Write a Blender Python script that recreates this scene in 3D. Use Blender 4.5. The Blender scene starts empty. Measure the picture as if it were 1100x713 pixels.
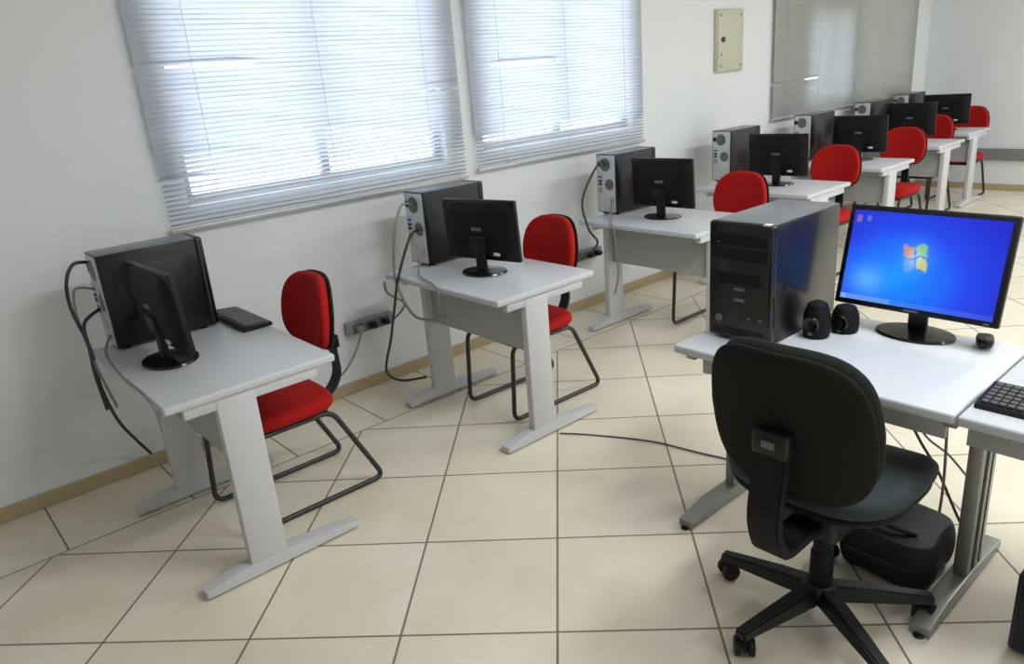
import bpy, bmesh, math, random
from mathutils import Vector, Matrix
random.seed(7)
C = bpy.context.scene
COL = C.collection
PI = math.pi

# ------------------------------------------------------------------ colours / materials
def lin(c):
    def f(v):
        v /= 255.0
        return v / 12.92 if v <= 0.04045 else ((v + 0.055) / 1.055) ** 2.4
    return (f(c[0]), f(c[1]), f(c[2]), 1.0)

def mat(name, rgb, rough=0.5, metal=0.0, spec=0.5, var=0.0, vscale=40.0, bump=0.0, coat=0.0):
    m = bpy.data.materials.new(name)
    m.use_nodes = True
    nt = m.node_tree
    b = nt.nodes['Principled BSDF']
    b.inputs['Base Color'].default_value = lin(rgb)
    b.inputs['Roughness'].default_value = rough
    b.inputs['Metallic'].default_value = metal
    b.inputs['Specular IOR Level'].default_value = spec
    b.inputs['Coat Weight'].default_value = coat
    b.inputs['Coat Roughness'].default_value = 0.14
    if var or bump:
        tc = nt.nodes.new('ShaderNodeTexCoord')
        n = nt.nodes.new('ShaderNodeTexNoise')
        n.inputs['Scale'].default_value = vscale
        n.inputs['Detail'].default_value = 4
        nt.links.new(tc.outputs['Object'], n.inputs['Vector'])
        if var:
            r = nt.nodes.new('ShaderNodeMix'); r.data_type = 'RGBA'
            c0 = lin(rgb)
            r.inputs[6].default_value = tuple(max(0, v * (1 - var)) for v in c0[:3]) + (1,)
            r.inputs[7].default_value = tuple(min(1, v * (1 + var)) for v in c0[:3]) + (1,)
            nt.links.new(n.outputs['Fac'], r.inputs[0])
            nt.links.new(r.outputs[2], b.inputs['Base Color'])
        if bump:
            bp = nt.nodes.new('ShaderNodeBump')
            bp.inputs['Strength'].default_value = bump
            bp.inputs['Distance'].default_value = 0.002
            nt.links.new(n.outputs['Fac'], bp.inputs['Height'])
            nt.links.new(bp.outputs['Normal'], b.inputs['Normal'])
    return m

M = {}
M['wall'] = mat('painted_wall', (226, 229, 231), 0.75, var=0.02, vscale=3, bump=0.05)
M['ceiling'] = mat('ceiling_paint', (235, 235, 232), 0.85, var=0.02, vscale=5)
M['base'] = mat('beige_baseboard', (178, 158, 124), 0.4, var=0.06, vscale=12)
M['rail'] = mat('grey_trunking', (128, 130, 128), 0.5, var=0.04)
M['lam'] = mat('light_grey_laminate', (196, 198, 203), 0.38, var=0.02, vscale=25)
M['desk_metal'] = mat('light_grey_steel', (196, 197, 199), 0.42, var=0.02, vscale=30)
M['panel'] = mat('grey_panel', (168, 168, 168), 0.5, var=0.03, vscale=20)
M['silver'] = mat('silver_steel', (138, 137, 134), 0.38, metal=0.5, var=0.05, vscale=30)
M['red'] = mat('red_fabric', (168, 18, 16), 0.85, spec=0.25, var=0.12, vscale=160, bump=0.3)
M['blackp'] = mat('black_plastic', (13, 13, 15), 0.42, spec=0.35, var=0.1, vscale=60)
M['blackm'] = mat('matt_black_plastic', (14, 14, 16), 0.6, spec=0.22, var=0.1, vscale=80)
M['gloss'] = mat('gloss_black', (10, 10, 12), 0.2, coat=0.1, var=0.05)
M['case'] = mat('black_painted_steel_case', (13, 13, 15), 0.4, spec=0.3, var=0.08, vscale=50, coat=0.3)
M['top'] = mat('case_top_painted_sheen', (104, 106, 113), 0.3, spec=0.5, var=0.05, vscale=40)  # window reflection on the black case top, put into a grey colour
M['tube'] = mat('black_enamelled_tube', (44, 40, 36), 0.35, spec=0.5, var=0.1)
M['zinc'] = mat('zinc_plate', (196, 199, 201), 0.4, metal=0.35, var=0.08, vscale=30)
M['dark'] = mat('dark_recess', (12, 12, 13), 0.8)
M['chrome'] = mat('bright_chrome', (215, 215, 215), 0.2, metal=0.9, var=0.02)
M['cfab'] = mat('black_chair_fabric', (28, 27, 23), 0.9, spec=0.2, var=0.18, vscale=180, bump=0.35)
M['cseat'] = mat('window_lit_seat_fabric', (42, 49, 53), 0.75, spec=0.35, var=0.12, vscale=150, bump=0.25)  # bluish window light on the seat top is put into its colour
M['bag'] = mat('black_nylon', (20, 22, 26), 0.6, spec=0.4, var=0.2, vscale=90, bump=0.5)
M['cab_black'] = mat('black_cable_rubber', (46, 46, 48), 0.5, var=0.05)
M['cab_grey'] = mat('grey_cable_rubber', (130, 130, 130), 0.5, var=0.05)
M['key'] = mat('dark_grey_keys', (62, 63, 66), 0.5, var=0.1, vscale=60)
M['keymid'] = mat('mid_grey_plastic', (96, 98, 100), 0.45, var=0.1, vscale=60)
M['pbox'] = mat('beige_grey_enamel', (196, 194, 176), 0.45, var=0.03, vscale=15)
M['sock'] = mat('grey_socket_plastic', (140, 143, 144), 0.5, var=0.08, vscale=40)
M['label'] = mat('pale_sticker', (205, 207, 205), 0.5, var=0.03)
M['blue_port'] = mat('blue_port_plastic', (50, 80, 170), 0.4, var=0.05)
M['green_port'] = mat('green_port_plastic', (70, 160, 90), 0.4, var=0.05)
M['pink_port'] = mat('pink_port_plastic', (205, 110, 140), 0.4, var=0.05)
M['navy'] = mat('navy_plastic', (30, 36, 62), 0.45, var=0.1)
M['alu'] = mat('aluminium_frame', (190, 192, 192), 0.35, metal=0.4, var=0.03)
M['pave'] = mat('concrete_paving', (220, 218, 212), 0.9, var=0.08, vscale=1.5)
M['facade'] = mat('white_render', (238, 238, 236), 0.9, var=0.04, vscale=2)

def glass_mat():
    m = bpy.data.materials.new('clear_window_glass'); m.use_nodes = True
    nt = m.node_tree; nt.nodes.clear()
    o = nt.nodes.new('ShaderNodeOutputMaterial')
    t = nt.nodes.new('ShaderNodeBsdfTransparent'); t.inputs[0].default_value = (0.94, 0.96, 0.96, 1)
    g = nt.nodes.new('ShaderNodeBsdfGlossy'); g.inputs['Roughness'].default_value = 0.02
    x = nt.nodes.new('ShaderNodeMixShader'); x.inputs[0].default_value = 0.06
    nt.links.new(t.outputs[0], x.inputs[1]); nt.links.new(g.outputs[0], x.inputs[2])
    nt.links.new(x.outputs[0], o.inputs[0])
    return m
M['glass'] = glass_mat()

def slat_mat(name, rgb, trans, fac):
    m = bpy.data.materials.new(name); m.use_nodes = True
    nt = m.node_tree; nt.nodes.clear()
    o = nt.nodes.new('ShaderNodeOutputMaterial')
    d = nt.nodes.new('ShaderNodeBsdfPrincipled'); d.inputs['Base Color'].default_value = lin(rgb)
    d.inputs['Roughness'].default_value = 0.55
    t = nt.nodes.new('ShaderNodeBsdfTranslucent'); t.inputs[0].default_value = lin(trans)
    tc = nt.nodes.new('ShaderNodeTexCoord'); n = nt.nodes.new('ShaderNodeTexNoise')
    n.inputs['Scale'].default_value = 2.5; n.inputs['Detail'].default_value = 3
    mr = nt.nodes.new('ShaderNodeMapRange')
    mr.inputs['To Min'].default_value = fac * 0.8; mr.inputs['To Max'].default_value = fac * 1.2
    x = nt.nodes.new('ShaderNodeMixShader')
    nt.links.new(tc.outputs['Object'], n.inputs['Vector']); nt.links.new(n.outputs['Fac'], mr.inputs['Value'])
    nt.links.new(mr.outputs[0], x.inputs[0])
    nt.links.new(d.outputs[0], x.inputs[1]); nt.links.new(t.outputs[0], x.inputs[2])
    nt.links.new(x.outputs[0], o.inputs[0])
    return m
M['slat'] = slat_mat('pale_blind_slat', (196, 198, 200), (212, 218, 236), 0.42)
M['slat_low_light'] = slat_mat('weakly_lit_blind_slat', (170, 171, 167), (205, 210, 225), 0.16)  # weaker daylight put into a darker, less translucent copy of the slat
M['slat_dim'] = slat_mat('unlit_blind_slat', (166, 166, 160), (190, 192, 194), 0.04)  # slat copy with missing backlight put into its colour and low translucency

def floor_mat():
    m = bpy.data.materials.new('cream_ceramic_tiles'); m.use_nodes = True
    nt = m.node_tree; b = nt.nodes['Principled BSDF']
    L = nt.links.new
    g = nt.nodes.new('ShaderNodeNewGeometry'); s = nt.nodes.new('ShaderNodeSeparateXYZ')
    L(g.outputs['Position'], s.inputs[0])
    def mth(op, a, b_=None, c=None):
        n = nt.nodes.new('ShaderNodeMath'); n.operation = op
        for i, v in enumerate((a, b_, c)):
            if v is None: continue
            if isinstance(v, (int, float)): n.inputs[i].default_value = v
            else: L(v, n.inputs[i])
        return n.outputs[0]
    X, Y = s.outputs[0], s.outputs[1]
    k = math.sqrt(0.5)
    u = mth('MULTIPLY', mth('ADD', X, Y), k)
    v = mth('MULTIPLY', mth('SUBTRACT', Y, X), k)
    P = 0.499
    def cell(a, off, p):
        q = mth('DIVIDE', mth('SUBTRACT', a, off), p)
        fl = mth('FLOOR', q)
        fr = mth('SUBTRACT', q, fl)
        d = mth('MULTIPLY', mth('MINIMUM', fr, mth('SUBTRACT', 1.0, fr)), p)
        return fl, d
    fu, du = cell(u, 2.403, P)
    fv, dv = cell(v, 0.0965, P)
    d1 = mth('MINIMUM', du, dv)
    # border course of straight tiles along the window wall
    fx, dx = cell(X, 0.268, 0.5)
    dy = mth('ABSOLUTE', mth('SUBTRACT', Y, 3.17))
    d2 = mth('MINIMUM', dx, dy)
    inb = mth('GREATER_THAN', Y, 3.17)
    mixd = nt.nodes.new('ShaderNodeMix'); mixd.data_type = 'FLOAT'
    L(inb, mixd.inputs[0]); L(mth('MINIMUM', d1, dy), mixd.inputs[2]); L(d2, mixd.inputs[3])
    mr = nt.nodes.new('ShaderNodeMapRange'); mr.interpolation_type = 'SMOOTHSTEP'
    mr.inputs['From Min'].default_value = 0.0022; mr.inputs['From Max'].default_value = 0.0052
    L(mixd.outputs[0], mr.inputs['Value'])
    # per-tile tone
    cx = nt.nodes.new('ShaderNodeCombineXYZ')
    L(fu, cx.inputs[0]); L(fv, cx.inputs[1]); L(mth('MULTIPLY', inb, mth('ADD', fx, 31.0)), cx.inputs[2])
    wn = nt.nodes.new('ShaderNodeTexWhiteNoise'); wn.noise_dimensions = '3D'; L(cx.outputs[0], wn.inputs['Vector'])
    ns = nt.nodes.new('ShaderNodeTexNoise'); ns.inputs['Scale'].default_value = 3.2; ns.inputs['Detail'].default_value = 6
    ns.inputs['Distortion'].default_value = 0.7
    L(g.outputs['Position'], ns.inputs['Vector'])
    fac = mth('ADD', mth('MULTIPLY', wn.outputs['Value'], 0.25), mth('MULTIPLY', ns.outputs['Fac'], 0.8))
    ramp = nt.nodes.new('ShaderNodeValToRGB')
    ramp.color_ramp.elements[0].position = 0.2; ramp.color_ramp.elements[0].color = lin((217, 206, 183))
    ramp.color_ramp.elements[1].position = 0.85; ramp.color_ramp.elements[1].color = lin((237, 229, 211))
    L(fac, ramp.inputs[0])
    mc = nt.nodes.new('ShaderNodeMix'); mc.data_type = 'RGBA'
    mc.inputs[6].default_value = lin((122, 110, 96))
    L(mr.outputs[0], mc.inputs[0]); L(ramp.outputs[0], mc.inputs[7])
    L(mc.outputs[2], b.inputs['Base Color'])
    rr = nt.nodes.new('ShaderNodeMapRange')
    rr.inputs['To Min'].default_value = 0.7; rr.inputs['To Max'].default_value = 0.3
    L(mr.outputs[0], rr.inputs['Value']); L(rr.outputs[0], b.inputs['Roughness'])
    bp = nt.nodes.new('ShaderNodeBump'); bp.inputs['Strength'].default_value = 0.5; bp.inputs['Distance'].default_value = 0.002
    L(mr.outputs[0], bp.inputs['Height']); L(bp.outputs[0], b.inputs['Normal'])
    return m
M['floor'] = floor_mat()

# ------------------------------------------------------------------ mesh helpers
def nbm(): return bmesh.new()

def box(bm, lo, hi, bev=0.0, seg=2, rot=None, piv=None):
    """axis aligned box lo..hi; optional bevel and rotation matrix about piv"""
    lo, hi = Vector(lo), Vector(hi)
    r = bmesh.ops.create_cube(bm, size=1.0)
    vs = r['verts']
    c = (lo + hi) / 2; s = hi - lo
    for v in vs:
        v.co = Vector((v.co.x * s.x, v.co.y * s.y, v.co.z * s.z)) + c
    if bev > 0:
        es = list({e for v in vs for e in v.link_edges})
        bev = min(bev, 0.49 * min(s))
        rr = bmesh.ops.bevel(bm, geom=es, offset=bev, segments=seg, profile=0.5, affect='EDGES')
        vs = list({v for f in rr['faces'] for v in f.verts})
    if rot is not None:
        p = Vector(piv) if piv is not None else c
        for v in vs: v.co = rot @ (v.co - p) + p
    return vs

def smooth_pts(pts, sub=6):
    """Catmull-Rom through pts"""
    pts = [Vector(p) for p in pts]
    if len(pts) < 3: return pts
    out = []
    for i in range(len(pts) - 1):
        p0 = pts[max(i - 1, 0)]; p1 = pts[i]; p2 = pts[i + 1]; p3 = pts[min(i + 2, len(pts) - 1)]
        for k in range(sub):
            t = k / sub
            out.append(0.5 * ((2 * p1) + (p2 - p0) * t + (2 * p0 - 5 * p1 + 4 * p2 - p3) * t * t + (3 * p1 - p0 - 3 * p2 + p3) * t ** 3))
    out.append(pts[-1])
    return out

def fillet(pts, r, n=5, closed=False):
    pts = [Vector(p) for p in pts]; out = []
    N = len(pts)
    for i in range(N):
        if not closed and (i == 0 or i == N - 1):
            out.append(pts[i]); continue
        a, b, c = pts[i - 1], pts[i], pts[(i + 1) % N]
        da, dc = (a - b), (c - b)
        q = min(r, da.length * 0.45, dc.length * 0.45)
        p, s = b + da.normalized() * q, b + dc.normalized() * q
        for k in range(n + 1):
            t = k / n
            out.append((1 - t) ** 2 * p + 2 * t * (1 - t) * b + t * t * s)
    return out

def tube(bm, pts, r, seg=8, closed=False, radii=None):
    pts = [Vector(p) for p in pts]
    N = len(pts); rings = []
    up = None
    for i, p in enumerate(pts):
        a = pts[i - 1] if (i > 0 or closed) else p
        b = pts[(i + 1) % N] if (i < N - 1 or closed) else p
        t = (b - a)
        if t.length < 1e-9: t = Vector((0, 0, 1))
        t.normalize()
        if up is None:
            up = Vector((0, 0, 1)) if abs(t.z) < 0.9 else Vector((1, 0, 0))
        n = (up - t * up.dot(t))
        if n.length < 1e-6:
            n = t.orthogonal()
        n.normalize(); up = n
        bn = t.cross(n)
        rad = radii[i] if radii else r
        rings.append([bm.verts.new(p + (n * math.cos(2 * PI * k / seg) + bn * math.sin(2 * PI * k / seg)) * rad) for k in range(seg)])
    M_ = N if closed else N - 1
    for i in range(M_):
        A, B = rings[i], rings[(i + 1) % N]
        for k in range(seg):
            bm.faces.new((A[k], A[(k + 1) % seg], B[(k + 1) % seg], B[k]))
    if not closed:
        bm.faces.new(rings[0][::-1]); bm.faces.new(rings[-1])

def lathe(bm, prof, seg=24, o=(0, 0, 0), axis='z'):
    """prof: list of (radius, height)"""
    o = Vector(o); rings = []
    def P(r, h, a):
        c, s = r * math.cos(a), r * math.sin(a)
        if axis == 'z': return o + Vector((c, s, h))
        if axis == 'y': return o + Vector((s, h, c))
        return o + Vector((h, c, s))
    for r, h in prof:
        rings.append([bm.verts.new(P(max(r, 1e-5), h, 2 * PI * k / seg)) for k in range(seg)])
    for A, B in zip(rings, rings[1:]):
        for k in range(seg):
            bm.faces.new((A[k], A[(k + 1) % seg], B[(k + 1) % seg], B[k]))
    bm.faces.new(rings[0][::-1]); bm.faces.new(rings[-1])

def prism(bm, outline, f, d0, d1, bev=0.0):
    """outline of (a,b) pairs mapped by f(a,b,d) between depths d0,d1"""
    A = [bm.verts.new(f(a, b, d0)) for a, b in outline]
    B = [bm.verts.new(f(a, b, d1)) for a, b in outline]
    n = len(A)
    fs = [bm.faces.new(A[::-1]), bm.faces.new(B)]
    for k in range(n):
        fs.append(bm.faces.new((A[k], A[(k + 1) % n], B[(k + 1) % n], B[k])))
    if bev:
        es = [e for e in fs[0].edges] + [e for e in fs[1].edges]
        bmesh.ops.bevel(bm, geom=es, offset=bev, segments=3, profile=0.5, affect='EDGES')

def pad(bm, f, w, h, t, e=3.0, nu=28, nr=7, bulge=None):
    """cushion: superellipse outline w x h, thickness t, rounded rim; f(a,b,d) places a point; bulge(a,b) shifts d"""
    bulge = bulge or (lambda a, b: 0.0)
    prof = []
    for k in range(nr + 1):                        # rim profile from top centre out, then below
        a = PI / 2 * k / nr
        prof.append((0.86 + 0.14 * math.sin(a), t / 2 * math.cos(a)))
    rings = []
    full = [(0.45, t / 2 * 1.04)] + prof + [(r, -z) for r, z in prof[::-1][1:]] + [(0.45, -t / 2)]
    for s, z in full:
        ring = []
        for k in range(nu * 2):
            an = 2 * PI * k / (nu * 2)
            c, sn = math.cos(an), math.sin(an)
            a = w / 2 * s * math.copysign(abs(c) ** (2 / e), c)
            b = h / 2 * s * math.copysign(abs(sn) ** (2 / e), sn)
            ring.append(bm.verts.new(f(a, b, z + bulge(a, b))))
        rings.append(ring)
    n = nu * 2
    for A, B in zip(rings, rings[1:]):
        for k in range(n):
            bm.faces.new((A[k], A[(k + 1) % n], B[(k + 1) % n], B[k]))
    ct = bm.verts.new(f(0, 0, t / 2 * 1.06 + bulge(0, 0))); cb = bm.verts.new(f(0, 0, -t / 2 + bulge(0, 0)))
    for k in range(n):
        bm.faces.new((ct, rings[0][(k + 1) % n], rings[0][k]))
        bm.faces.new((cb, rings[-1][k], rings[-1][(k + 1) % n]))

def obj(name, bm, m, parent=None, smooth=True):
    bmesh.ops.recalc_face_normals(bm, faces=bm.faces)
    me = bpy.data.meshes.new(name)
    bm.to_mesh(me); bm.free()
    if smooth:
        for p in me.polygons: p.use_smooth = True
        try: me.set_sharp_from_angle(angle=math.radians(38))
        except Exception: pass
    o = bpy.data.objects.new(name, me)
    if m is not None:
        for q in (m if isinstance(m, (list, tuple)) else [m]): me.materials.append(q)
    COL.objects.link(o)
    if parent is not None: o.parent = parent
    return o

def tag(o, label=None, cat=None, group=None, kind=None):
    if label: o['label'] = label
    if cat: o['category'] = cat
    if group: o['group'] = group
    if kind: o['kind'] = kind
    return o

def thing(name, label, cat, loc=(0, 0, 0), rz=0.0, group=None):
    o = bpy.data.objects.new(name, None); COL.objects.link(o)
    o.empty_display_size = 0.05
    o.location = loc; o.rotation_euler = (0, 0, rz)
    return tag(o, label, cat, group)

def dup(root, loc, rz, label=None):
    r = root.copy(); COL.objects.link(r)
    r.location = loc; r.rotation_euler = (0, 0, rz)
    if label: r['label'] = label
    for ch in list(root.children):
        c = ch.copy(); COL.objects.link(c); c.parent = r
        for g in list(ch.children):
            d = g.copy(); COL.objects.link(d); d.parent = c
    return r

def struct(name, bm, m, parent=None, smooth=False):
    o = obj(name, bm, m, parent, smooth)
    if parent is None: tag(o, kind='structure')
    return o

# ------------------------------------------------------------------ camera
CAMZ = 1.66
f_px = 803.1
R0 = (0.744031599034948, -0.6635279229548955, -0.07840711126333341)
R1 = (-0.2729182929403535, -0.1947020310073015, -0.9421288258514092)
R2 = (0.6098627591647335, 0.7223723517555153, -0.325953371516823)
cd = bpy.data.cameras.new('camera'); cam = bpy.data.objects.new('camera', cd); COL.objects.link(cam)
cd.sensor_width = 36.0; cd.lens = f_px / 1100.0 * 36.0
cd.clip_start = 0.05; cd.clip_end = 200
cam.matrix_world = Matrix(((R0[0], -R1[0], -R2[0], 0), (R0[1], -R1[1], -R2[1], 0), (R0[2], -R1[2], -R2[2], CAMZ), (0, 0, 0, 1)))
C.camera = cam

# ------------------------------------------------------------------ room shell
WY = 3.64; XF = 9.6; XN = -2.6; YR = -4.2; H = 2.95; TH = 0.16
bm = nbm(); box(bm, (XN - TH, YR - TH, -0.1), (XF + TH, WY + TH, 0)); struct('floor', bm, M['floor'])
bm = nbm(); box(bm, (XN - TH, YR - TH, H), (XF + TH, WY + TH, H + 0.12)); struct('ceiling', bm, M['ceiling'])
bm = nbm(); box(bm, (XF, YR, 0), (XF + TH, WY + TH, H)); struct('wall_back', bm, M['wall'])
bm = nbm(); box(bm, (XN - TH, YR, 0), (XN, WY + TH, H)); struct('wall_front', bm, M['wall'])
bm = nbm(); box(bm, (XN - TH, YR - TH, 0), (XF + TH, YR, H)); struct('wall_right', bm, M['wall'])
WIN = [(1.17, 2.69, 1.19, 2.52), (2.97, 4.38, 1.22, 2.52), (6.85, 7.72, 1.16, 2.0), (7.86, 9.1, 1.16, 2.52)]
bm = nbm()
xs = [XN] + [v for w in WIN for v in (w[0], w[1])] + [XF]
for i in range(0, len(xs), 2):
    box(bm, (xs[i], WY, 0), (xs[i + 1], WY + TH, H))
for x0, x1, z0, z1 in WIN:
    box(bm, (x0, WY, 0), (x1, WY + TH, z0)); box(bm, (x0, WY, z1), (x1, WY + TH, H))
struct('wall_left', bm, M['wall'])
bm = nbm(); box(bm, (XN, WY - 0.012, 0), (XF, WY, 0.07), 0.004); struct('baseboard_left', bm, M['base'])
bm = nbm(); box(bm, (XF - 0.012, YR, 0), (XF, WY - 0.012, 0.07), 0.004); struct('baseboard_back', bm, M['base'])
bm = nbm(); box(bm, (XF - 0.03, YR, 0.33), (XF, WY - 0.012, 0.455), 0.006); struct('trim_1', bm, M['rail'])
for i, (x0, x1, z0, z1) in enumerate(WIN):
    y0, y1 = WY + 0.06, WY + 0.10
    w = 0.045
    wo = bpy.data.objects.new('window_%d' % (i + 1), None); COL.objects.link(wo); tag(wo, kind='structure')
    bm = nbm()
    box(bm, (x0, y0, z0), (x0 + w, y1, z1), 0.003); box(bm, (x1 - w, y0, z0), (x1, y1, z1), 0.003)
    box(bm, (x0 + w, y0, z0), (x1 - w, y1, z0 + w), 0.003); box(bm, (x0 + w, y0, z1 - w), (x1 - w, y1, z1), 0.003)
    xm = (x0 + x1) / 2
    box(bm, (xm - 0.025, y0, z0 + w), (xm + 0.025, y1, z1 - w), 0.003)
    obj('window_frame', bm, M['alu'], wo)
    bm = nbm()
    box(bm, (x0 + w, y0 + 0.015, z0 + w), (xm - 0.025, y0 + 0.021, z1 - w))
    box(bm, (xm + 0.025, y0 + 0.015, z0 + w), (x1 - w, y0 + 0.021, z1 - w))
    obj('window_pane', bm, M['glass'], wo, smooth=False)

# outdoors: paved yard beyond the windows
bm = nbm(); box(bm, (-15, WY + TH, -0.4), (30, 40, -0.3)); struct('ground', bm, M['pave'])

# ------------------------------------------------------------------ venetian blinds
def blind(label, x0, x1, zb, zt, m, opened, lifts=(), trail=0.0):
    Y = WY - 0.032
    root = thing('venetian_blind', label, 'window blind', ((x0 + x1) / 2, Y, zb), 0, 'venetian blinds on the window wall')
    hw = (x1 - x0) / 2; hz = zt - zb
    bm = nbm(); box(bm, (-hw, -0.018, hz - 0.035), (hw, 0.022, hz), 0.003); obj('head_rail', bm, M['alu'], root)
    bm = nbm(); box(bm, (-hw, -0.012, 0), (hw, 0.012, 0.022), 0.004); obj('bottom_rail', bm, M['alu'], root)
    bm = nbm()
    pitch = 0.0222; wd = 0.025; n = int((hz - 0.06) / pitch)
    for k in range(n):
        z = 0.036 + k * pitch
        t = math.radians(77 + random.uniform(-2, 2))
        op = opened(z + zb)
        t = t * (1 - op) + math.radians(28) * op
        for (lz, la, lb) in lifts:                       # a slat kinked out of line leaves a gap of light
            pass
        c, s = math.cos(t), math.sin(t)
        segs = 12
        prev = None
        for i in range(segs + 1):
            u = i / segs; x = -hw + 0.004 + (2 * hw - 0.008) * u
            sag = 0.0012 * math.sin(u * 9 + k) + 0.0008 * math.sin(u * 23 + k * 1.7)
            for (lz, la, lb) in lifts:
                if abs(z + zb - lz) < pitch * 0.55 and la <= u <= lb: sag += 0.011
            row = []
            for j in (-1, 0, 1):
                a = j * wd / 2; bow = 0.0018 * (1 - j * j)
                # inner (room) edge high, outer edge low
                y = a * c + bow * s; zz = -a * s + bow * c
                row.append(bm.verts.new((x, y, z + zz + sag)))
            if prev:
                for q in range(2): bm.faces.new((prev[q], prev[q + 1], row[q + 1], row[q]))
            prev = row
    obj('slats', bm, m, root)
    for fx in (-0.72, 0.0, 0.72):
        bm = nbm(); tube(bm, [(fx * hw, -0.016, 0.01), (fx * hw, -0.016, hz - 0.03)], 0.0013, 5)
        obj('ladder_cord', bm, M['label'], root)
    return root

def ramp_open(z1, z2, a=1.0):
    return lambda z: a * max(0.0, min(1.0, (z2 - z) / (z2 - z1)))
blind('pale venetian blind over the window nearest the camera, bottom slats glaring white', 1.055, 2.80, 1.085, 2.60, M['slat'],
      ramp_open(1.26, 1.52, 1.0), ((1.80, 0.0, 0.30), (1.33, 0.0, 0.12), (1.62, 0.86, 1.0)))
blind('pale venetian blind between the slim wall strip and the white column', 2.885, 4.47, 1.11, 2.60, M['slat'],
      ramp_open(1.28, 1.36, 1.0), ((1.72, 0.12, 0.42),))
blind('grey venetian blind right of the beige wall box, dim daylight through it', 6.24, 7.775, 1.08, 2.60, M['slat_low_light'],
      ramp_open(1.2, 1.21, 0.0), ((1.40, 0.0, 0.5),))
blind('unlit grey venetian blind at the far corner of the room', 7.785, 9.18, 1.06, 2.60, M['slat_dim'],
      ramp_open(1.2, 1.21, 0.0))

# ------------------------------------------------------------------ desks
def make_desk(label, loc, W, group, far_leg, metal, D=0.615, cx=0.0, px=0.205, pz=0.435, legs=None, slot=False):
    root = thing('computer_desk', label, 'desk', loc, 0, group)
    zt = 0.74
    bm = nbm(); box(bm, (0, 0, zt - 0.03), (D, W, zt), 0.008, 3)
    obj('tabletop', bm, M['lam'], root)
    for y in (legs or (0.006, far_leg)):
        T = 0.042
        bm = nbm()
        box(bm, (0.165 + cx, y, 0.04), (0.305 + cx, y + T, 0.705), 0.008)
        box(bm, (0.06, y + 0.004, 0.672), (0.54, y + T - 0.004, 0.71), 0.004)       # arm carrying the top
        leg = obj('leg', bm, metal, root)
        if slot:                                        # dark cable channel down both faces of the column
            bm = nbm(); box(bm, (0.198 + cx, y - 0.0015, 0.065), (0.226 + cx, y + T + 0.0015, 0.67)); obj('cable_channel', bm, M['dark'], leg)
            bm = nbm(); box(bm, (0.262 + cx, y - 0.0025, 0.065), (0.266 + cx, y + T + 0.0025, 0.67)); obj('seam', bm, M['key'], leg)
        bm = nbm()
        prof = [(-0.005, 0.008), (0.60, 0.008), (0.60, 0.032), (0.33, 0.058), (0.14, 0.058), (-0.005, 0.034)]
        prism(bm, prof, lambda a, b, d, y=y: (a + (0.035 if slot else 0.0), y + d, b), -0.004, 0.054, 0.004)
        obj('foot', bm, metal, leg)
        for gx in (0.03, 0.565):
            bm = nbm(); lathe(bm, [(0.014, 0.0), (0.016, 0.004), (0.012, 0.010)], 12, (gx, y + 0.025, 0))
            obj('glide', bm, M['blackp'], leg)
    bm = nbm(); box(bm, (px, 0.048, pz), (px + 0.018, far_leg, 0.70), 0.002)
    obj('modesty_panel', bm, M['panel'], root)
    return root

G_ROW = 'student desks in a row along the windows'
DESKS = [  # x, near y, width, far leg
    (0.555, 2.405, 0.90, 0.80, 'light grey desk nearest the camera at the left, T-shaped steel legs'),
    (1.945, 2.385, 0.90, 0.80, 'light grey desk under the slim strip between the two bright windows'),
    (3.43, 2.42, 0.90, 0.80, 'light grey desk in front of the white column, partly behind the big black tower'),
    (4.74, 2.46, 0.90, 0.80, 'light grey desk whose white top edge shows just above the big black tower'),
    (5.99, 2.52, 0.90, 0.80, 'pale desk below the grey blind, seen above the lit monitor at its left corner'),
    (7.39, 2.62, 0.95, 0.77, 'pale desk second from the far wall, end leg above the lit screen'),
    (8.43, 2.73, 0.88, 0.70, 'pale desk closest to the far wall, beside the last red chair'),
]
for x, y, W, fl, lab in DESKS:
    make_desk(lab, (x, y, 0), W, G_ROW, fl, M['desk_metal'])
make_desk('light grey desk carrying the lit blue monitor and the big tower',
          (1.965, 0.593, 0), 0.885, 'front desks on the right', 0.885 - 0.05, M['silver'], 0.615, 0.15, 0.10, 0.615, None, True)
make_desk('light grey desk cut by the right picture edge, keyboard near its corner',
          (1.965, -0.285, 0), 0.872, 'front desks on the right', 0.872, M['silver'], 0.615, 0.15, 0.10, 0.615, (0.006,), True)

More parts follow.
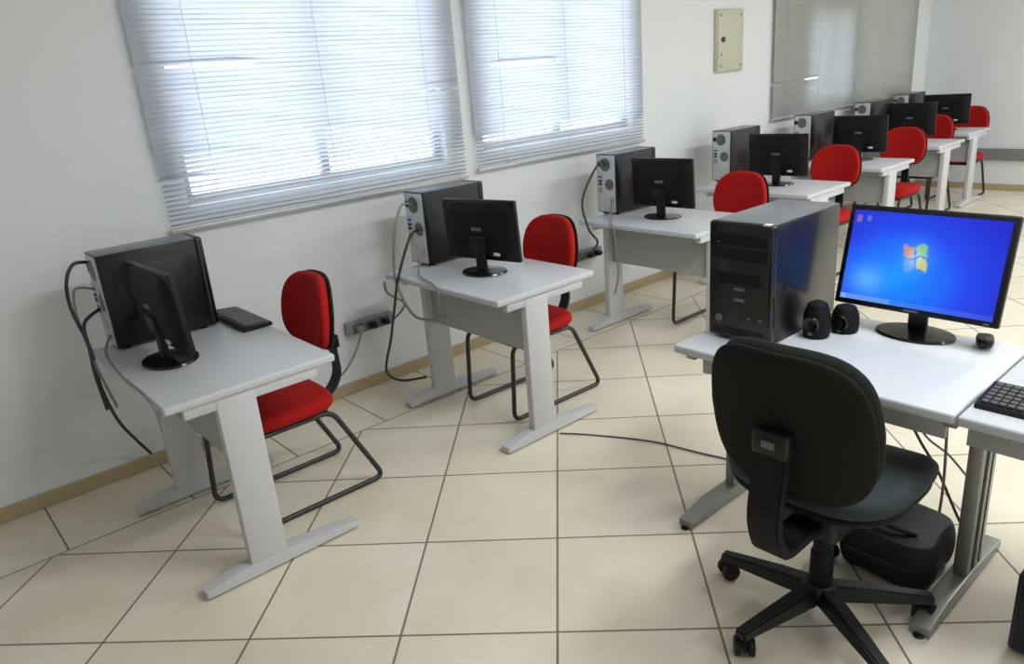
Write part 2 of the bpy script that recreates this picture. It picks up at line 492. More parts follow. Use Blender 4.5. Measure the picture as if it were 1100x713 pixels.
# ------------------------------------------------------------------ red sled chairs (face -X locally)
def make_red_chair(label, loc, rz):
    root = thing('red_chair', label, 'chair', loc, rz, 'red sled-base chairs at the desks')
    # seat
    bm = nbm()
    pad(bm, lambda a, b, d: (a - 0.055, b, 0.448 + d), 0.43, 0.44, 0.065, 4.0, bulge=lambda a, b: -0.35 * max(0, -a - 0.13) - 0.10 * (a * a + b * b))
    obj('seat', bm, M['red'], root)
    bm = nbm()
    pad(bm, lambda a, b, d: (a - 0.055, b, 0.415 + d), 0.40, 0.41, 0.028, 4.0, bulge=lambda a, b: -0.3 * max(0, -a - 0.13))
    obj('seat_shell', bm, M['blackm'], root)
    # backrest, slightly reclined
    th = math.radians(9)
    def fb(a, b, d, off=0.0):
        q = d + off
        x = 0.195 - math.cos(th) * q + math.sin(th) * b + 0.55 * 0
        z = 0.785 + math.cos(th) * b + math.sin(th) * q
        return (x, a, z)
    def outline_warp(f, w, h, t, off, bm):
        pad(bm, lambda a, b, d: f(a * (1.0 - 0.25 * max(0.0, b / h)), b, d, off), w, h, t, 2.9, bulge=lambda a, b: 1.1 * a * a)
    bm = nbm(); outline_warp(fb, 0.385, 0.325, 0.05, 0.0, bm); obj('backrest', bm, M['red'], root)
    bm = nbm(); outline_warp(fb, 0.39, 0.33, 0.022, -0.03, bm); obj('back_shell', bm, M['blackm'], root)
    # spine: flat bent bar from under the seat to the back
    bm = nbm()
    pth = fillet([(0.02, 0, 0.398), (0.205, 0, 0.398), (0.262, 0, 0.47), (0.25, 0, 0.80)], 0.07, 5)
    L_, R_ = [], []
    for i, p in enumerate(pth):
        a = pth[max(i - 1, 0)]; b = pth[min(i + 1, len(pth) - 1)]
        t = (b - a).normalized(); n = Vector((-t.z, 0, t.x)) * 0.006
        L_.append((p + n, p - n))
    rows = [[bm.verts.new((q.x, yy, q.z)) for q in (pr[0], pr[1]) for yy in (-0.03, 0.03)] for pr in L_]
    for A, B in zip(rows, rows[1:]):
        for i, j in ((0, 1), (1, 3), (3, 2), (2, 0)):
            bm.faces.new((A[i], A[j], B[j], B[i]))
    bm.faces.new([rows[0][i] for i in (0, 1, 3, 2)]); bm.faces.new([rows[-1][i] for i in (0, 1, 3, 2)])
    sp = obj('spine', bm, M['blackp'], root)
    bm = nbm(); box(bm, (0.235, -0.042, 0.60), (0.275, 0.042, 0.66), 0.01)
    obj('height_bracket', bm, M['blackm'], sp)
    # sled frame
    for s in (-1, 1):
        bm = nbm()
        pts = fillet([(0.115, s * 0.185, 0.398), (0.31, s * 0.185, 0.0115), (-0.31, s * 0.185, 0.0115), (-0.285, s * 0.185, 0.398)], 0.05, 6, closed=True)
        tube(bm, pts, 0.0115, 10, closed=True)
        obj('side_frame', bm, M['tube'], root)
    for x in (-0.262, 0.095):
        bm = nbm(); tube(bm, [(x, -0.185, 0.396), (x, 0.185, 0.396)], 0.0105, 10)
        obj('cross_bar', bm, M['tube'], root)
    return root

CHAIRS = [
    (1.13, 2.86, 0.0, 'red sled-base chair in the left foreground, tucked into the nearest desk'),
    (2.50, 2.80, -0.03, 'red sled-base chair tucked into the desk below the slim strip between windows'),
    (4.14, 2.695, 0.0, 'red chair whose back shows just above the big black tower'),
    (5.56, 2.76, 0.0, 'red chair right of the monitor beside the grey blind, above the tower side'),
    (6.86, 2.79, 0.0, 'red chair at the desk below the grey blinds, small back right of a monitor'),
    (8.02, 2.98, 0.0, 'red chair almost hidden, thin dark red strip behind the second last desk'),
    (9.0, 2.985, 0.0, 'red chair standing against the far wall, end of the window row'),
]
c0 = None
for x, y, rz, lab in CHAIRS:
    if c0 is None: c0 = make_red_chair(lab, (x, y, 0), rz)
    else: dup(c0, (x, y, 0), rz, lab)

# ------------------------------------------------------------------ computer towers (rear at x=0 facing -X, front at x=d)
def make_tower(label, loc, rz, w, h, d, group=None):
    root = thing('computer_tower', label, 'computer', loc, rz, group)
    f0 = 0.012
    for q in [(0.04, 0.03), (0.04, w - 0.03), (d - 0.06, 0.03), (d - 0.06, w - 0.03)]:
        bm = nbm(); lathe(bm, [(0.014, 0), (0.016, 0.006), (0.014, f0)], 12, (q[0], q[1], 0)); obj('rubber_foot', bm, M['blackm'], root)
    bm = nbm()
    box(bm, (0.004, 0.0, f0), (d - 0.03, w, h), 0.004)
    box(bm, (0.012, -0.0022, f0 + 0.02), (d - 0.045, 0.004, h - 0.012), 0.002)   # side cover pressings
    box(bm, (0.05, -0.0038, f0 + 0.06), (d - 0.09, 0.002, h - 0.06), 0.003)
    obj('case_body', bm, M['case'], root)
    bm = nbm(); box(bm, (0.008, 0.004, h - 0.004), (d - 0.032, w - 0.004, h + 0.0015), 0.001); obj('painted_sheen_top', bm, M['top'], root)  # added sheet whose grey paints the grazing reflection on the case
    bm = nbm()
    box(bm, (0.0, 0.008, f0 + 0.006), (0.006, w - 0.008, h - 0.006), 0.002)
    rp = obj('rear_panel', bm, M['zinc'], root)
    bm = nbm()
    # PSU grille and case fan
    lathe(bm, [(0.042, -0.002), (0.042, 0.004)], 24, (0.0, w * 0.52, h - 0.065), axis='x')
    obj('power_supply_fan', bm, M['keymid'], rp)
    bm = nbm(); box(bm, (-0.003, w - 0.036, h - 0.078), (0.004, w - 0.012, h - 0.046), 0.002); obj('power_inlet', bm, M['blackp'], rp)
    bm = nbm(); box(bm, (-0.002, w - 0.055, h - 0.26), (0.003, w - 0.012, h - 0.115), 0.001); obj('port_plate', bm, M['alu'], rp)
    for i, (mm, zz) in enumerate((('blue_port', 0.15), ('dark', 0.175), ('dark', 0.195), ('green_port', 0.225), ('pink_port', 0.243))):
        bm = nbm(); box(bm, (-0.006, w - 0.048, h - zz), (0.001, w - 0.022, h - zz + 0.012), 0.001); obj('port', bm, M[mm], rp)
    bm = nbm()
    for k in range(4): box(bm, (-0.0025, 0.022, f0 + 0.03 + k * 0.021), (0.003, w - 0.03, f0 + 0.043 + k * 0.021), 0.001)
    obj('slot_covers', bm, M['alu'], rp)
    bm = nbm(); lathe(bm, [(0.036, -0.0015), (0.036, 0.003)], 20, (0.0, 0.055, h - 0.19), axis='x'); obj('case_fan', bm, M['keymid'], rp)
    # moulded front
    bm = nbm()
    box(bm, (d - 0.034, -0.003, f0 - 0.004), (d, w + 0.003, h + 0.003), 0.012, 4)
    fr = obj('front_bezel', bm, M['gloss'], root)
    for k in range(2):
        bm = nbm(); z = h - 0.055 - k * 0.048
        box(bm, (d - 0.004, 0.014, z - 0.019), (d + 0.0025, w - 0.014, z + 0.021), 0.003); dd = obj('drive_bay_cover', bm, M['blackm'], fr)
        if k == 0:
            bm = nbm(); box(bm, (d, 0.03, z - 0.012), (d + 0.0045, 0.045, z - 0.006), 0.001); obj('eject_button', bm, M['key'], dd)
    bm = nbm(); box(bm, (d - 0.003, 0.035, h - 0.205), (d + 0.002, w - 0.035, h - 0.165), 0.002); obj('card_bay_cover', bm, M['blackm'], fr)
    for zz in (0.225, 0.262):
        bm = nbm(); box(bm, (d - 0.003, w * 0.42, h - zz), (d + 0.003, w * 0.42 + 0.04, h - zz + 0.011), 0.002); obj('badge', bm, M['keymid'], fr)
    bm = nbm(); lathe(bm, [(0.014, -0.004), (0.014, 0.003), (0.011, 0.005)], 20, (d, 0.042, 0.075), axis='x'); obj('power_button', bm, M['keymid'], fr)
    for yy in (w - 0.035, w - 0.075):
        bm = nbm(); box(bm, (d - 0.002, yy - 0.007, 0.085), (d + 0.002, yy + 0.007, 0.092), 0.001); obj('usb_port', bm, M['keymid'], fr)
    bm = nbm(); box(bm, (d - 0.002, 0.02, 0.022), (d + 0.0015, w - 0.02, 0.05), 0.003); obj('vent', bm, M['dark'], fr)
    return root

G_T = 'black computer towers on the window row desks'
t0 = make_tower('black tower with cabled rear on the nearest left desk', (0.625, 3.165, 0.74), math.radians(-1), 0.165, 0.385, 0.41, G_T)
TOW = [
    (2.15, 3.165, 0.02, 'black tower behind the monitor on the desk below the slim window strip'),
    (3.66, 3.19, 0.0, 'black tower behind the monitor on the desk before the white column'),
    (5.03, 3.24, 0.0, 'black tower with grey rear right of the column, left of a red chair back'),
    (6.28, 3.26, 0.0, 'dark tower standing right of the fourth monitor, in front of the dim grey blind'),
    (7.56, 3.33, 0.0, 'dark tower on the second last desk of the window row, before the unlit blind'),
    (8.55, 3.375, 0.0, 'dark tower on the last desk of the window row, at the room corner'),
]
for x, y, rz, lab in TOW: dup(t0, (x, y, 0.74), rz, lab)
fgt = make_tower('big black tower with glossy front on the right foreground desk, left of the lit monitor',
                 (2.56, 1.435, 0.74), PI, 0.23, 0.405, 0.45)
bm = nbm(); box(bm, (0.424, 0.195, 0.404), (0.447, 0.22, 0.4095), 0.001)
obj('sticker', bm, M['label'], fgt)

# ------------------------------------------------------------------ monitors (screen faces +X locally)
def screen_mesh(parent, w, h, xs, zc, on):
    bm = nbm()
    nx, nz = (110, 64) if on else (1, 1)
    lay = bm.verts.layers.float_color.new('Col') if on else None
    vs = [[None] * (nx + 1) for _ in range(nz + 1)]
    for j in range(nz + 1):
        for i in range(nx + 1):
            u, v = i / nx, j / nz
            # u: 0 at viewer's left of the screen; a viewer in front (at +X) sees +Y on the right
            p = bm.verts.new((xs, (u - 0.5) * w, zc + (v - 0.5) * h))
            if on: p[lay] = wallpaper(u, v)
            vs[j][i] = p
    for j in range(nz):
        for i in range(nx):
            bm.faces.new((vs[j][i], vs[j][i + 1], vs[j + 1][i + 1], vs[j + 1][i]))
    return obj('screen', bm, SCREEN_ON if on else M['gloss'], parent, smooth=False)

def wallpaper(u, v):
    def mix(a, b, t):
        t = max(0, min(1, t)); return tuple(x * (1 - t) + y * t for x, y in zip(a, b))
    A = 16 / 9
    d = math.hypot((u - 0.36) * 1.1, (v - 0.30) * 0.9)
    c = mix((28, 150, 255), (44, 84, 250), d / 0.52)
    c = mix(c, (42, 50, 205), (d - 0.38) / 0.5)
    c = mix(c, (45, 58, 205), max(0.0, 0.5 - u * 2.2) * max(0, v - 0.45) * 3.2)
    d2 = math.hypot((u - 0.17) * 1.3, (v - 0.24))
    c = mix(c, (112, 190, 250), 0.75 * math.exp(-(d2 / 0.16) ** 2))
    # soft halo and four-pane flag emblem
    lu, lv = (u - 0.465) * A, v - 0.54
    r = math.hypot(lu, lv)
    c = mix(c, (120, 190, 255), 0.55 * math.exp(-(r / 0.17) ** 2))
    wav = 0.022 * math.sin(lu * 24)
    y = lv - wav; x = lu + 0.18 * y
    g = 0.011
    if abs(x) < 0.135 and abs(y) < 0.13 and abs(x) > g and abs(y) > g:
        q = {(-1, 1): (226, 150, 120), (1, 1): (150, 215, 120), (-1, -1): (110, 170, 250), (1, -1): (225, 215, 110)}[(1 if x > 0 else -1, 1 if y > 0 else -1)]
        q = mix(q, (240, 246, 255), max(0, 0.75 - r * 6))
        c = mix(c, q, 0.85)
    # task bar
    if v < 0.05:
        c = mix(c, (150, 185, 225), 0.55 if u < 0.35 else 0.2)
        if u < 0.045: c = mix(c, (120, 200, 240), 0.6)
    # desktop icon at the top left corner
    if 0.025 < u < 0.06 and 0.87 < v < 0.95: c = mix(c, (190, 130, 170), 0.6)
    if 0.095 < u < 0.125 and 0.88 < v < 0.94: c = mix(c, (120, 150, 235), 0.6)
    return lin(c)

SCREEN_ON = bpy.data.materials.new('lit_lcd_desktop'); SCREEN_ON.use_nodes = True
nt = SCREEN_ON.node_tree; nt.nodes.clear()
o_ = nt.nodes.new('ShaderNodeOutputMaterial'); e_ = nt.nodes.new('ShaderNodeEmission'); a_ = nt.nodes.new('ShaderNodeAttribute')
a_.attribute_name = 'Col'; a_.attribute_type = 'GEOMETRY'
SCREEN_STR = e_.inputs['Strength']
nt.links.new(a_.outputs['Color'], e_.inputs['Color']); nt.links.new(e_.outputs[0], o_.inputs[0])

def make_monitor(label, loc, rz, w, h, zb, tilt, on, group=None, base=(0.10, 0.12)):
    """screen panel w x h with lower edge zb above the desk; base half-sizes (x, y)"""
    root = thing('computer_monitor', label, 'monitor', loc, rz, group)
    bm = nbm()
    rings = []
    for s, z in ((0.97, 0.0), (1.0, 0.004), (0.97, 0.010), (0.55, 0.016), (0.18, 0.022)):
        rings.append([bm.verts.new((base[0] * s * math.cos(2 * PI * k / 40), base[1] * s * math.sin(2 * PI * k / 40), z)) for k in range(40)])
    for A, B in zip(rings, rings[1:]):
        for k in range(40): bm.faces.new((A[k], A[(k + 1) % 40], B[(k + 1) % 40], B[k]))
    bm.faces.new(rings[0][::-1]); bm.faces.new(rings[-1])
    obj('base', bm, M['gloss'], root)
    bm = nbm()
    box(bm, (-0.028, -0.03, 0.012), (-0.004, 0.03, zb + 0.10), 0.008, 3)
    obj('neck', bm, M['blackp'], root)
    # tilting head
    piv = Vector((0.0, 0, zb + h / 2)); rot = Matrix.Rotation(-tilt, 3, 'Y')
    def T(bm):
        for v in bm.verts: v.co = rot @ (v.co - piv) + piv
    zc = zb + h / 2; b = 0.018
    bm = nbm(); box(bm, (-0.006, -w / 2, zb), (0.018, w / 2, zb + h), 0.006, 3)
    T(bm); hs = obj('housing', bm, M['blackp'], root)
    bm = nbm()   # bulged rear cover
    rings = []
    for s, x in ((0.97, -0.004), (0.93, -0.016), (0.72, -0.030), (0.5, -0.036)):
        ring = []
        for k in range(48):
            an = 2 * PI * k / 48; cc, ss = math.cos(an), math.sin(an)
            ring.append(bm.verts.new((x, w / 2 * s * math.copysign(abs(cc) ** 0.35, cc), zc + h / 2 * s * math.copysign(abs(ss) ** 0.35, ss))))
        rings.append(ring)
    for A, B in zip(rings, rings[1:]):
        for k in range(48): bm.faces.new((A[k], A[(k + 1) % 48], B[(k + 1) % 48], B[k]))
    bm.faces.new(rings[0]); bm.faces.new(rings[-1][::-1])
    T(bm); rc = obj('rear_cover', bm, M['blackm'], root)
    bm = nbm(); box(bm, (-0.048, -0.045, zc - 0.09), (-0.030, 0.045, zc - 0.02), 0.008); T(bm); obj('stand_hinge', bm, M['blackp'], rc)
    bm = nbm(); box(bm, (-0.0385, -0.03, zc + 0.005), (-0.034, 0.03, zc + 0.022), 0.001); T(bm); obj('badge', bm, M['keymid'], rc)
    bm = nbm(); box(bm, (-0.036, -0.12, zb + 0.035), (-0.026, -0.085, zb + 0.05), 0.002); T(bm); obj('video_plug', bm, M['label'], rc)
    bm = nbm(); box(bm, (0.0165, -0.022, zb + 0.006), (0.0190, 0.022, zb + 0.0125), 0.0005); T(bm); obj('front_badge', bm, M['keymid'], hs)
    bm = nbm(); box(bm, (0.0165, w / 2 - 0.04, zb + 0.006), (0.0195, w / 2 - 0.025, zb + 0.011), 0.0005); T(bm); obj('power_button', bm, M['keymid'], hs)
    sc = screen_mesh(root, w - 2 * b, h - 2 * b, 0.0186, zc, on)
    for v in sc.data.vertices: v.co = rot @ (v.co - piv) + piv
    return root

G_M = 'switched-off monitors on the window row desks'
m0 = make_monitor('black monitor seen nearly edge-on on the nearest left desk', (0.735, 2.875, 0.74), math.radians(2), 0.44, 0.30, 0.062, math.radians(4), False, G_M)
MON = [
    (2.245, 2.83, math.radians(13), 'black monitor on the desk below the slim window strip, left of a red chair'),
    (3.745, 2.89, math.radians(4), 'black monitor on the desk in front of the white column'),
    (5.08, 2.88, math.radians(5), 'black monitor just above the red chair back near the big tower'),
    (6.45, 2.92, math.radians(5), 'black monitor on the desk below the grey blinds, right of a dark tower'),
    (7.72, 3.02, math.radians(5), 'black monitor on the second last desk of the window row'),
    (8.76, 3.08, math.radians(5), 'black monitor on the last desk, standing out against the far wall'),
]
for x, y, rz, lab in MON: dup(m0, (x, y, 0.74), rz, lab)
fgm = make_monitor('lit monitor with a blue desktop picture on the right foreground desk', (2.50, 0.902, 0.74), PI - math.radians(1), 0.505, 0.335, 0.078, math.radians(14), True, None, (0.085, 0.125))

# ------------------------------------------------------------------ keyboards and mice
def make_keyboard(label, loc, rz, rows_m, L=0.44, Dp=0.15, n=21):
    root = thing('keyboard', label, 'keyboard', loc, rz)
    bm = nbm()
    prism(bm, [(-Dp / 2, 0), (Dp / 2, 0), (Dp / 2, 0.014), (-Dp / 2, 0.026)], lambda a, b, d: (a, d, b), -L / 2, L / 2, 0.004)
    obj('keyboard_case', bm, M['blackp'], root)
    bm = nbm()
    for r in range(6):
        xa = -Dp / 2 + 0.012 + r * (Dp - 0.02) / 6
        zz = 0.026 - (xa + Dp / 2) * (0.012 / Dp)
        for k in range(n):
            if k in (15, 19) and r in (0, 3): continue
            y0 = -L / 2 + 0.012 + k * (L - 0.024) / n
            wk = (L - 0.024) / n - 0.003
            box(bm, (xa, y0, zz - 0.006), (xa + (Dp - 0.02) / 6 - 0.0035, y0 + wk, zz + 0.005), 0.0015, 1)
    o = obj('keys', bm, rows_m, root); tag(o, kind='stuff')
    return root
make_keyboard('dark keyboard on the nearest left desk, beside its tower', (1.118, 3.14, 0.74), 0.0, M['keymid'], L=0.38, Dp=0.125)
make_keyboard('dark keyboard on the desk corner at the right picture edge', (2.115, 0.355, 0.74), PI, M['key'])

def make_mouse(label, loc, rz):
    root = thing('computer_mouse', label, 'mouse', loc, rz)
    bm = nbm()
    pad(bm, lambda a, b, d: (a, b, max(0.0, 0.016 + d + 0.006 * math.cos(a * 26))), 0.085, 0.05, 0.026, 2.4)
    obj('mouse_body', bm, M['blackp'], root)
    bm = nbm(); lathe(bm, [(0.007, -0.004), (0.008, 0), (0.007, 0.004)], 14, (0.028, 0, 0.034), axis='y'); obj('scroll_wheel', bm, M['keymid'], root)
    return root
make_mouse('small black mouse at the back edge of the desk, right of the lit monitor stand', (2.51, 0.70, 0.74), math.radians(200))

# speakers beside the big tower
def make_speaker(label, loc, rz, hh, r):
    root = thing('desktop_speaker', label, 'speaker', loc, rz, 'small speakers beside the big tower')
    bm = nbm()
    lathe(bm, [(r * 0.8, 0), (r * 0.95, 0.006), (r, hh * 0.3), (r * 0.95, hh * 0.65), (r * 0.7, hh * 0.92), (r * 0.3, hh)], 24)
    obj('speaker_body', bm, M['blackm'], root)
    bm = nbm(); lathe(bm, [(r * 0.62, 0), (r * 0.55, 0.008), (r * 0.2, 0.004)], 20, (r * 0.85, 0, hh * 0.42), axis='x'); obj('speaker_cone', bm, M['gloss'], root)
    bm = nbm(); lathe(bm, [(0.008, 0), (0.007, 0.008)], 12, (r * 0.82, 0, hh * 0.16), axis='x'); obj('volume_knob', bm, M['keymid'], root)
    return root
make_speaker('taller round black speaker touching the side of the big tower', (2.31, 1.145, 0.74), PI, 0.125, 0.045)
make_speaker('smaller round black speaker next to the lit monitor, right of the taller one', (2.41, 1.095, 0.74), PI, 0.095, 0.046)

# ------------------------------------------------------------------ black swivel chair (faces +X)
root = thing('office_chair', 'black swivel chair with five-star castor base in the right foreground', 'chair', (1.885, 0.877, 0), math.radians(0))
bm = nbm()
th = math.radians(12)
def ob(a, b, d, off=0.0):
    q = d + off
    return (-0.265 + math.cos(th) * q - math.sin(th) * b, a, 0.757 + math.cos(th) * b + math.sin(th) * q)
wf = lambda a, b: a * (1.0 - 0.08 * max(0.0, b / 0.22))
pad(bm, lambda a, b, d: ob(wf(a, b), b, d, 0.02), 0.455, 0.45, 0.06, 3.2, bulge=lambda a, b: 0.9 * a * a)
obj('backrest', bm, M['cfab'], root)
bm = nbm()
pad(bm, lambda a, b, d: ob(wf(a, b), b, d, -0.018), 0.46, 0.455, 0.026, 3.2, bulge=lambda a, b: 0.9 * a * a)
bs = obj('back_shell', bm, M['cfab'], root)
bm = nbm(); box(bm, (-0.335, -0.05, 0.69), (-0.27, 0.05, 0.76), 0.012, 3); obj('back_bracket', bm, M['blackp'], bs)
bm = nbm(); box(bm, (-0.341, -0.018, 0.718), (-0.333, 0.018, 0.738), 0.003); obj('bracket_plate', bm, M['keymid'], bs)
bm = nbm()   # spine cover running down and under the seat
pth = fillet([(-0.305, 0, 0.74), (-0.345, 0, 0.50), (-0.30, 0, 0.385), (-0.02, 0, 0.385)], 0.10, 6)
rows = []
for i, p in enumerate(pth):
    a = pth[max(i - 1, 0)]; b = pth[min(i + 1, len(pth) - 1)]
    t = (b - a).normalized(); n = Vector((-t.z, 0, t.x)) * 0.016
    rows.append([bm.verts.new((q.x, yy, q.z)) for q in (p + n, p - n) for yy in (-0.045, 0.045)])
for A, B in zip(rows, rows[1:]):
    for i, j in ((0, 1), (1, 3), (3, 2), (2, 0)): bm.faces.new((A[i], A[j], B[j], B[i]))
bm.faces.new([rows[0][i] for i in (0, 1, 3, 2)]); bm.faces.new([rows[-1][i] for i in (0, 1, 3, 2)])
bmesh.ops.bevel(bm, geom=bm.edges[:], offset=0.004, segments=2, affect='EDGES')
obj('spine', bm, M['blackm'], root)
bm = nbm()
pad(bm, lambda a, b, d: (a + 0.075, b + 0.03, 0.485 + d), 0.48, 0.53, 0.07, 3.4, bulge=lambda a, b: -0.4 * max(0, a - 0.14) + 0.25 * b * b)
obj('seat', bm, M['cseat'], root)
bm = nbm()
pad(bm, lambda a, b, d: (a + 0.075, b + 0.03, 0.445 + d), 0.46, 0.51, 0.035, 3.4, bulge=lambda a, b: -0.35 * max(0, a - 0.14) + 0.25 * b * b)
obj('seat_shell', bm, M['blackm'], root)
bm = nbm(); box(bm, (-0.11, -0.085, 0.335), (0.13, 0.085, 0.43), 0.02, 3)
me_ = obj('tilt_mechanism', bm, M['blackp'], root)
bm = nbm(); tube(bm, fillet([(0.05, 0.07, 0.365), (0.06, 0.20, 0.36), (0.03, 0.26, 0.345)], 0.04), 0.006, 8); obj('height_lever', bm, M['blackp'], me_)
bm = nbm(); lathe(bm, [(0.030, 0.085), (0.034, 0.10), (0.032, 0.235), (0.027, 0.24), (0.025, 0.34)], 24); obj('gas_column', bm, M['blackm'], root)
bm = nbm(); lathe(bm, [(0.042, 0.070), (0.052, 0.078), (0.052, 0.118), (0.042, 0.130)], 24); obj('hub', bm, M['blackp'], root)
for k in range(5):
    an = math.radians(24 + 72 * k - 2); c, s = math.cos(an), math.sin(an)
    bm = nbm()
    def tp(r, w, z0, z1): return [bm.verts.new((r * c - y * s, r * s + y * c, z)) for y, z in ((-w, z0), (w, z0), (w * 0.7, z1), (-w * 0.7, z1))]
    sec = [tp(0.03, 0.034, 0.072, 0.126), tp(0.12, 0.032, 0.070, 0.118), tp(0.24, 0.027, 0.066, 0.102), tp(0.325, 0.023, 0.062, 0.090)]
    for A, B in zip(sec, sec[1:]):
        for i in range(4): bm.faces.new((A[i], A[(i + 1) % 4], B[(i + 1) % 4], B[i]))
    bm.faces.new(sec[0][::-1]); bm.faces.new(sec[-1])
    bmesh.ops.bevel(bm, geom=bm.edges[:], offset=0.005, segments=2, affect='EDGES')
    lg = obj('base_leg', bm, M['blackp'], root)
    bm = nbm()
    cx, cy = 0.305 * c, 0.305 * s; wa = an + 0.9
    dx, dy = math.cos(wa), math.sin(wa)
    before = set(bm.verts)
    for q in (-0.017, 0.017):
        lathe(bm, [(0.02, -0.011), (0.029, -0.008), (0.029, 0.008), (0.02, 0.011)], 18, (0, q * 1.15, 0.029), axis='y')
    box(bm, (-0.022, -0.006, 0.018), (0.022, 0.006, 0.056), 0.005)
    tube(bm, [(0.0, 0, 0.045), (0.0, 0, 0.07)], 0.007, 8)
    for v in bm.verts:
        x, y = v.co.x, v.co.y
        v.co.x = cx + x * dx - y * dy; v.co.y = cy + x * dy + y * dx
    obj('castor', bm, M['blackp'], lg)

# bag lying under the front desk
root = thing('bag', 'black soft bag lying on the floor under the front desk, behind the swivel chair base', 'bag', (2.295, 0.822, 0), 0)
bm = nbm()
random.seed(3)
pad(bm, lambda a, b, d: (a + 0.006 * math.sin(b * 25), b + 0.006 * math.sin(a * 30 + 1), max(0.0, 0.087 + d * (1 + 0.10 * math.sin(a * 14 + b * 11)))), 0.28, 0.30, 0.165, 5.0, nu=36, nr=9)
bg = obj('bag_body', bm, M['bag'], root)
bm = nbm(); tube(bm, smooth_pts([(-0.05, -0.08, 0.166), (-0.075, -0.03, 0.182), (-0.075, 0.03, 0.182), (-0.05, 0.08, 0.166)]), 0.009, 8); obj('handle', bm, M['bag'], root)
bm = nbm(); tube(bm, smooth_pts([(-0.142, -0.11, 0.09), (-0.146, 0, 0.092), (-0.142, 0.11, 0.09)]), 0.0025, 6); obj('zip', bm, M['key'], root)

# box on the floor at the right picture edge
root = thing('power_stabiliser', 'dark navy power box on the floor at the right picture edge', 'power box', (2.10, 0.25, 0), 0)
bm = nbm(); box(bm, (0, 0, 0.008), (0.36, 0.18, 0.26), 0.012, 3); obj('box_case', bm, M['navy'], root)
bm = nbm(); box(bm, (-0.006, 0.012, 0.03), (0.004, 0.168, 0.245), 0.006); fp = obj('front_panel', bm, M['blackp'], root)
bm = nbm(); box(bm, (-0.010, 0.07, 0.17), (-0.004, 0.11, 0.20), 0.002); obj('switch', bm, M['blue_port'], fp)
for q in ((0.03, 0.03), (0.33, 0.03), (0.03, 0.15), (0.33, 0.15)):
    bm = nbm(); lathe(bm, [(0.012, 0), (0.012, 0.01)], 10, (q[0], q[1], 0)); obj('rubber_foot', bm, M['blackm'], root)

# ------------------------------------------------------------------ wall things
root = thing('breaker_panel', 'beige metal electrical box on the white column above the desks', 'electrical box', (5.58, WY + 0.0045, 1.77), 0)
bm = nbm(); box(bm, (-0.19, -0.03, -0.235), (0.19, 0, 0.235), 0.006); obj('box_body', bm, M['pbox'], root)
bm = nbm(); box(bm, (-0.178, -0.038, -0.222), (0.178, -0.028, 0.222), 0.004); dr = obj('box_door', bm, M['pbox'], root)
bm = nbm(); lathe(bm, [(0.02, 0.002), (0.02, -0.012), (0.014, -0.018)], 16, (-0.115, -0.038, 0.01), axis='y'); obj('latch', bm, M['key'], dr)
for q in ((-0.14, -0.19), (0.14, -0.19), (-0.14, 0.19), (0.14, 0.19), (-0.13, -0.10)):
    bm = nbm(); lathe(bm, [(0.011, 0.002), (0.011, -0.004)], 10, (q[0], -0.038, q[1]), axis='y'); obj('screw', bm, M['sock'], dr)

def make_socket(label, x, z):
    root = thing('wall_socket', label, 'socket', (x, WY, z), 0, 'grey sockets low on the window wall')
    bm = nbm(); box(bm, (-0.15, -0.045, -0.035), (0.15, 0, 0.035), 0.006); obj('socket_box', bm, M['sock'], root)
    for q in (-0.085, 0.0, 0.085):
        bm = nbm(); box(bm, (q - 0.033, -0.05, -0.026), (q + 0.033, -0.043, 0.026), 0.003); sp = obj('socket_plate', bm, M['keymid'], root)
        bm = nbm(); box(bm, (q - 0.02, -0.095, -0.016), (q + 0.02, -0.047, 0.016), 0.008); obj('plug', bm, M['blackp'] if q > -0.05 else M['sock'], sp)
    return root
make_socket('grey wall socket row with plugs beside the nearest red chair', 2.0, 0.385)
make_socket('grey wall socket row with plugs behind the second red chair', 3.80, 0.40)

# ------------------------------------------------------------------ cables
def cable(label, pts, r, m, group=None, name='cable'):
    bm = nbm(); tube(bm, smooth_pts(pts, 8), r, 7)
    o = obj(name, bm, m)
    return tag(o, label, 'cable', group)
K, Gy = M['cab_black'], M['cab_grey']
cable('black cable looping out of the nearest tower and dangling over the desk edge',
      [(0.628, 3.29, 1.09), (0.57, 3.27, 1.095), (0.53, 3.26, 1.03), (0.525, 3.275, 0.92), (0.535, 3.20, 0.80), (0.53, 3.19, 0.67), (0.53, 3.14, 0.53)], 0.007, K)
cable('black cable running from the nearest tower down to the wall base',
      [(0.622, 3.28, 0.90), (0.54, 3.20, 0.87), (0.53, 3.14, 0.75), (0.54, 3.20, 0.60), (0.60, 3.38, 0.38), (0.68, 3.55, 0.20), (0.735, 3.60, 0.09)], 0.007, K)
cable('grey cable running along the left edge of the nearest desk',
      [(0.622, 3.215, 0.80), (0.57, 3.10, 0.765), (0.552, 2.85, 0.746), (0.550, 2.60, 0.746), (0.545, 2.46, 0.735), (0.548, 2.425, 0.66)], 0.005, Gy)
cable('second grey cable curling out of the nearest tower beside the black ones',
      [(0.622, 3.31, 0.98), (0.56, 3.31, 0.99), (0.54, 3.29, 0.90), (0.535, 3.22, 0.82), (0.53, 3.10, 0.70), (0.54, 3.0, 0.58)], 0.005, Gy)
cable('grey cable looped behind the second tower of the window row',
      [(2.148, 3.25, 1.06), (2.05, 3.20, 1.08), (1.94, 3.12, 0.98), (1.925, 3.15, 0.78), (1.925, 3.12, 0.66), (1.925, 3.02, 0.565), (1.93, 2.88, 0.57), (1.935, 2.74, 0.62)], 0.007, Gy)
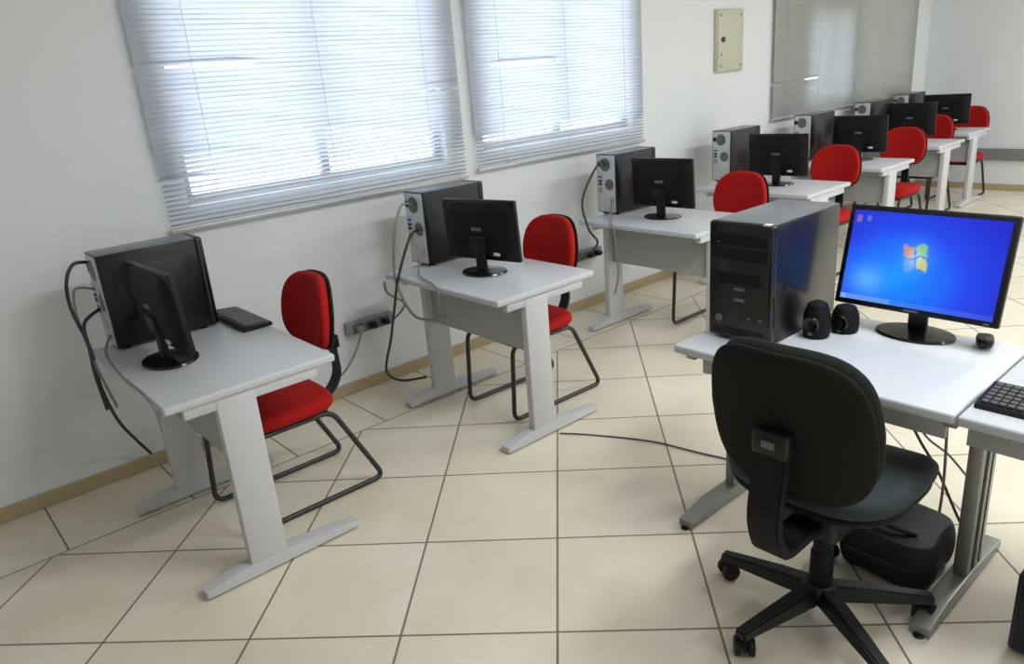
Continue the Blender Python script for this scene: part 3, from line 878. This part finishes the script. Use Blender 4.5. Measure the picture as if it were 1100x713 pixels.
cable('black cable hanging from the second tower to the floor by the wall',
      [(2.148, 3.24, 0.93), (2.03, 3.14, 0.92), (1.93, 3.13, 0.74), (1.93, 3.20, 0.58), (2.00, 3.40, 0.34), (2.03, 3.55, 0.10), (2.12, 3.55, 0.012), (2.25, 3.48, 0.008)], 0.007, K)
cable('thin grey cable hanging off the back edge of the second window row desk',
      [(2.148, 3.20, 0.82), (2.0, 3.05, 0.757), (1.935, 2.82, 0.742), (1.93, 2.80, 0.65), (1.932, 2.84, 0.57)], 0.005, Gy)
cable('black cable from the third tower hanging behind its desk',
      [(3.655, 3.27, 1.06), (3.54, 3.22, 1.09), (3.42, 3.26, 0.88), (3.41, 3.21, 0.70), (3.41, 3.14, 0.61), (3.52, 3.40, 0.45), (3.70, 3.54, 0.40)], 0.007, K)
cable('grey cable drooping under the back edge of the third desk',
      [(3.655, 3.23, 0.84), (3.50, 3.10, 0.757), (3.42, 3.03, 0.748), (3.412, 3.0, 0.69), (3.415, 2.98, 0.45), (3.42, 3.02, 0.30)], 0.006, Gy)
cable('grey cord from the plugs by the nearest red chair rising to the second desk',
      [(2.09, 3.55, 0.385), (2.12, 3.50, 0.42), (2.10, 3.38, 0.52), (1.97, 3.32, 0.62), (1.925, 3.26, 0.70)], 0.006, Gy)
cable('grey cord from the wall socket sagging to the floor behind the nearest red chair',
      [(1.915, 3.56, 0.385), (1.88, 3.56, 0.30), (1.80, 3.58, 0.18), (1.68, 3.60, 0.10), (1.55, 3.55, 0.01)], 0.005, Gy)
cable('thin dark cable lying across the floor tiles towards the swivel chair',
      [(2.24, 2.36, 0.005), (2.33, 2.22, 0.005), (2.45, 1.98, 0.005), (2.50, 1.75, 0.005), (2.53, 1.58, 0.005), (2.47, 1.40, 0.005)], 0.0035, K)
cable('dark cable hanging under the right foreground desk, nearer the chair',
      [(2.50, 0.96, 0.70), (2.51, 0.93, 0.50), (2.52, 0.86, 0.36), (2.53, 0.79, 0.25), (2.55, 0.70, 0.06), (2.55, 0.62, 0.006)], 0.005, K)
cable('dark cable hanging straight beside the leg of the right foreground desk',
      [(2.50, 0.78, 0.70), (2.50, 0.772, 0.45), (2.51, 0.765, 0.22), (2.54, 0.78, 0.02), (2.58, 0.80, 0.006)], 0.005, Gy)
cable('grey cable slanting under the right foreground desk to its leg',
      [(2.50, 0.88, 0.70), (2.51, 0.86, 0.42), (2.52, 0.76, 0.33), (2.50, 0.68, 0.27), (2.44, 0.655, 0.30)], 0.004, Gy)

# ------------------------------------------------------------------ unseen ceiling lamps, set out to leave the left darker, and daylight
k = 0
for x in (2.2, 5.2, 8.2):
    for y in (-2.6, 0.4):
        root = thing('unseen_ceiling_light', 'unseen white ceiling fixture with two tubes, above the view', 'light', (x, y, H), 0, 'unseen ceiling lights')
        bm = nbm(); box(bm, (-0.62, -0.15, -0.05), (0.62, 0.15, 0), 0.008); obj('fixture_body', bm, M['label'], root)
        for q in (-0.07, 0.07):
            bm = nbm(); tube(bm, [(-0.58, q, -0.068), (0.58, q, -0.068)], 0.013, 12); obj('lamp_tube', bm, M['label'], root)
        ld = bpy.data.lights.new('unseen_ceiling_lamp', 'AREA'); ld.shape = 'RECTANGLE'; ld.size = 1.2; ld.size_y = 0.3
        ld.energy = 51; ld.color = (0.93, 0.975, 1.0)
        lo = bpy.data.objects.new('unseen_ceiling_lamp', ld); COL.objects.link(lo); lo.location = (x, y, H - 0.09)
w = bpy.data.worlds.new('daylight'); C.world = w; w.use_nodes = True
bgn = w.node_tree.nodes['Background']
bgn.inputs[0].default_value = (0.86, 0.93, 1.0, 1); bgn.inputs[1].default_value = 4.6

C.view_settings.view_transform = 'Standard'
C.view_settings.look = 'None'
C.view_settings.exposure = 0.0
C.view_settings.gamma = 1.0
C.view_settings.use_curve_mapping = False
SCREEN_STR.default_value = 1.0
C.cycles.use_denoising = True
C.cycles.max_bounces = 8
C.cycles.sample_clamp_indirect = 6.0
